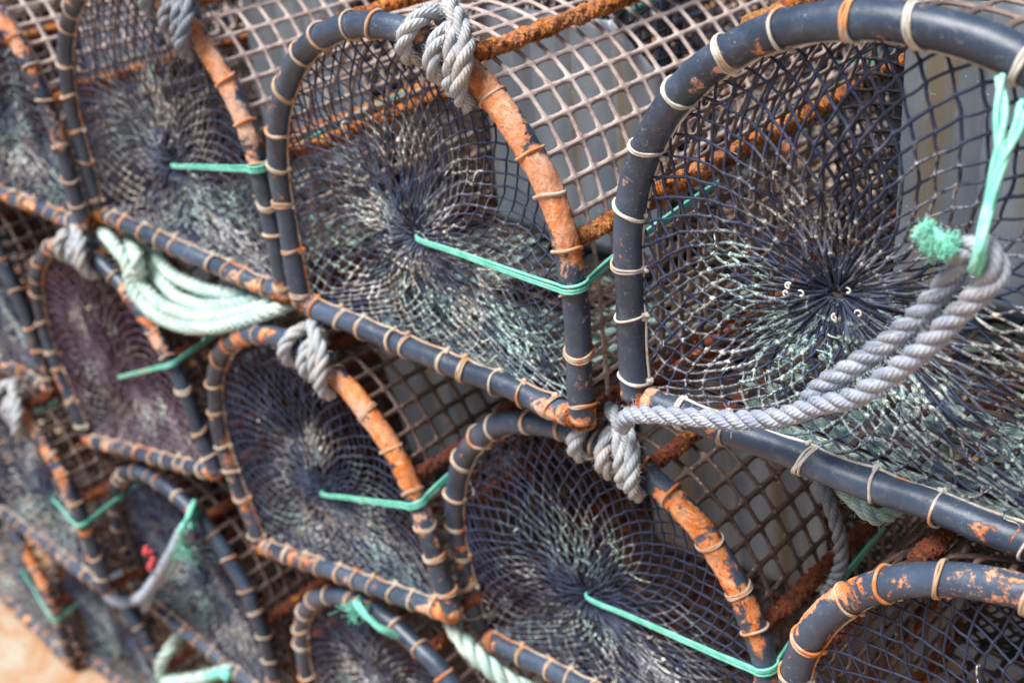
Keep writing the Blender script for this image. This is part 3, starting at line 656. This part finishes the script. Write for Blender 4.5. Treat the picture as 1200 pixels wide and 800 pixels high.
def rope_coil(center, rx, ry, loops, seed, label, mat='rope_dark_teal', dia=.0140, dz=.004):
    rng = np.random.default_rng(seed); pts = []; n = loops * 14
    for k in range(n):
        a = TAU * k / 14; lp = k / 14
        s = .55 + .45 * (.5 + .5 * math.sin(lp * 2.4 + seed)) + rng.normal(0, .03)
        pts.append((rx * s * math.cos(a) + .03 * math.sin(lp * 1.7 + seed), ry * s * math.sin(a) + .05 * math.cos(lp * 1.3), dz * math.sin(a * .5 + lp * 2.1)))
    mb = MB(); laid_rope(mb, spline(pts, n * 10), dia, sides=7, step=dia * .3, rng=rng)
    o = link('rope_coil', mb.mesh('rope_coil', M[mat])); o.location = center; o['label'] = label; o['category'] = 'rope'
    return o

rope_thing('bridle_rope', [P['bridle_main']], .0188, 'rope_grey', 'thick grey rope with a spliced loop across the net of the largest creel', 'rope', 21, 400)
rope_thing('rope_coil', [P['coil1'], P['coil2'], P['coil3'], P['coil4']], .0225, 'rope_teal', 'thick pale mint rope coil hanging between the top-row creel and the plum purple one', 'rope', 22, 200, pitch=.046, ro=.215, rs=.30)
rope_thing('loose_rope', [P['drop']], .0275, 'rope_teal', 'pale mint rope end hanging below the rusty corner of the leaning creel', 'rope', 23, 120)
rope_thing('loose_rope', [P['low']], .026, 'rope_teal', 'pale mint rope looping out at the bottom edge, tied with a green scrap', 'rope', 24, 160)
rope_thing('bridle_rope', [P['cbridle']], .0215, 'rope_grey', 'blue grey rope loop held by a green tie, red tag beside it', 'rope', 25, 260)
rope_thing('hanging_rope', [P['hang']], .0155, 'rope_blue', 'slate blue rope hanging behind the bottom bar of the largest creel', 'rope', 26, 120)
rope_thing('loose_rope', [P['peek']], .0165, 'rope_dark_teal', 'short loop of green and white rope peeping out under the thick bottom bar', 'rope', 27, 100)
rope_coil((.50, .25, .0), .21, .185, 17, 3, 'weathered teal rope coiled beneath the floor of the largest creel')
rope_coil((-.10, .25, -.034), .21, .185, 16, 5, 'weathered teal rope coiled beneath the floor of the creel with the peeling orange shoulder')
rope_coil((-.65, .25, -.006), .20, .175, 9, 8, 'weathered teal rope coiled beneath the creel above the mint rope coil')

def tie_thing(name, paths, r, mat, label, cat, fr=0, seed=1, tuft=None):
    rng = np.random.default_rng(seed); mb = MB(); P0 = np.array(paths[0][0])
    for Q in paths:
        for k in range(3):
            S = spline(np.array(Q) - P0 + rng.normal(0, .0012, (len(Q), 3)), 60); s = np.linspace(0, 9, 60) + k * TAU / 3
            T, N, B = frames(S); tube(mb, S + r * .6 * (np.cos(s)[:, None] * N + np.sin(s)[:, None] * B), r, 7)
    if tuft:
        for (p, d, n, ln) in tuft:
            p = np.array(p) - P0; d = np.array(d, float); d /= np.linalg.norm(d)
            lock = rng.normal(0, 1, (7, 3)) * .45 + d                      # a few matted locks
            for k in range(n):
                v = lock[k % 7] + rng.normal(0, .22, 3); v /= np.linalg.norm(v); m = ln * rng.uniform(.55, 1.15); q = [p + rng.normal(0, .0012, 3)]
                for st in range(5):
                    q.append(q[-1] + v * m / 5 + rng.normal(0, m * .09, 3)); v = v + rng.normal(0, .38, 3); v /= np.linalg.norm(v)
                tube(mb, spline(q, 12), fr or .0005, 4)
    o = link(name, mb.mesh(name, M[mat])); o.location = P0; o['label'] = label; o['category'] = cat
    return o
tf = P['tuft']
tie_thing('green_tie', [P['tie_R'], P['tie_R2']], .0022, 'twine_pale', 'pale green twine holding the grey rope loop up to the thickest hose', 'twine', seed=31)
tie_thing('frayed_twine', [tf], .0032, 'twine_pale', 'frayed mint green twine end sticking out beside the tip of the grey rope loop', 'twine', seed=32,
          fr=.00034, tuft=[(tf[1], (-.5, -.2, -.7), 420, .0145), (tf[2], (-.2, -.3, .6), 240, .0075), (tf[2], (-.9, -.2, -.2), 220, .010)])
tie_thing('green_tie', [P['ctie'], P['ctie'][::-1]], .004, 'twine', 'green twine tying the blue grey rope loop to a slate hose, red tag below', 'twine', seed=33, tuft=[(P['ctie'][3], (.3, -.2, -.8), 40, .05)])
tie_thing('green_tie', [P['dtie']], .0035, 'twine', 'green twine knotted over the hose at the bottom edge, below the rusty leaning creel', 'twine', seed=34, tuft=[(P['dtie'][1], (-.4, -.2, -.7), 60, .030)])
tie_thing('green_scrap', [P['low_bit']], .006, 'twine', 'green twine scrap on the pale mint rope at the bottom edge', 'twine', seed=35)

rng = np.random.default_rng(8); mb = MB(); Q = np.array(P['tag']); lumps(mb, resample(Q - Q[0], 7) + rng.normal(0, .003, (7, 3)), .0070, rng)
o = link('red_tag', mb.mesh('red_tag', M['red'])); o.location = Q[0]; o['label'] = 'small crumpled red tag caught beside the blue grey rope loop'; o['category'] = 'tag'

# tube worm shells stuck on the gathered net of the big creel
R_root = [o for o in col.objects if o.get('label', '').startswith('largest lobster creel')][0]
for k in range(6):
    mb = MB()
    a = rng.uniform(0, TAU); d = rng.uniform(.018, .075) * (1 if k > 7 else .6); c = np.array([-.060 + d * math.cos(a), .020 + .0 * d, .163 + d * math.sin(a) * .7]); t = np.linspace(0, rng.uniform(3.5, 7), 14)
    q = rng.uniform(.0018, .0034) * (1 - t / 22); ax = rng.uniform(0, TAU)
    tube(mb, c + np.stack([q * np.cos(t + ax), -.001 * t * .4, q * np.sin(t + ax)], 1), np.linspace(.0013, .0006, 14), 6)
    link('worm_shell', mb.mesh('worm_shell', M['shell']), R_root)

# ------------------------------------------------------------------ ground
gm = MB(); n = 60; xs = np.linspace(-30, 30, n); X, Y = np.meshgrid(xs, xs, indexing='ij')
gm.add(np.stack([X, Y, 0 * X], -1), [(i * n + j, (i + 1) * n + j, (i + 1) * n + j + 1, i * n + j + 1) for i in range(n - 1) for j in range(n - 1)])
gr = link('ground', gm.mesh('ground', M['ground'])); gr.location = (0, 0, -1.405); gr['kind'] = 'structure'; gr['label'] = 'sandy orange quay ground with pale patches'

# ------------------------------------------------------------------ camera
Rm = [[0.7178439465185245, 0.6843779786383688, -0.12777656593276465], [0.22999636521381284, -0.4063458992168583, -0.8842989778225898], [-0.6571162305369911, 0.6054005224184261, -0.4490973914646495]]
cam_d = bpy.data.cameras.new('camera'); cam = bpy.data.objects.new('camera', cam_d); col.objects.link(cam)
mw = Matrix.Identity(4)
for i in range(3):
    mw[i][0] = Rm[0][i]; mw[i][1] = -Rm[1][i]; mw[i][2] = -Rm[2][i]
mw[0][3], mw[1][3], mw[2][3] = 0.9413905074044595, -0.8021168335097209, 0.6422580884584662
cam.matrix_world = mw
cam_d.sensor_width = 36; cam_d.lens = 1421.3265 / 1200 * 36; cam_d.clip_start = .02; cam_d.clip_end = 200
cam_d.dof.use_dof = True; cam_d.dof.focus_distance = 1.12; cam_d.dof.aperture_fstop = 3.9; cam_d.dof.aperture_blades = 9
sc.camera = cam

# ------------------------------------------------------------------ light
EL, AZ = math.radians(66), math.radians(195)
wd = bpy.data.worlds.new('World'); sc.world = wd; wd.use_nodes = True; nt = wd.node_tree; nt.nodes.clear()
sky = nt.nodes.new('ShaderNodeTexSky'); sky.sky_type = 'NISHITA'; sky.sun_disc = False; sky.sun_elevation = EL; sky.sun_rotation = AZ
sky.dust_density = 1.0; sky.air_density = 1.0
bg = nt.nodes.new('ShaderNodeBackground'); bg.inputs[1].default_value = .05; ow = nt.nodes.new('ShaderNodeOutputWorld')
nt.links.new(sky.outputs[0], bg.inputs[0]); nt.links.new(bg.outputs[0], ow.inputs[0])
sd = bpy.data.lights.new('sun', 'SUN'); sd.energy = 4.2; sd.angle = math.radians(30); sd.color = (1, .985, .955)
so = bpy.data.objects.new('sun', sd); col.objects.link(so)
dirv = Vector((math.sin(AZ) * math.cos(EL), math.cos(AZ) * math.cos(EL), math.sin(EL)))     # towards the sun
so.rotation_euler = (-dirv).to_track_quat('-Z', 'Y').to_euler()
sc.view_settings.view_transform = 'Standard'; sc.view_settings.look = 'None'; sc.view_settings.exposure = 1.0; sc.view_settings.gamma = 1
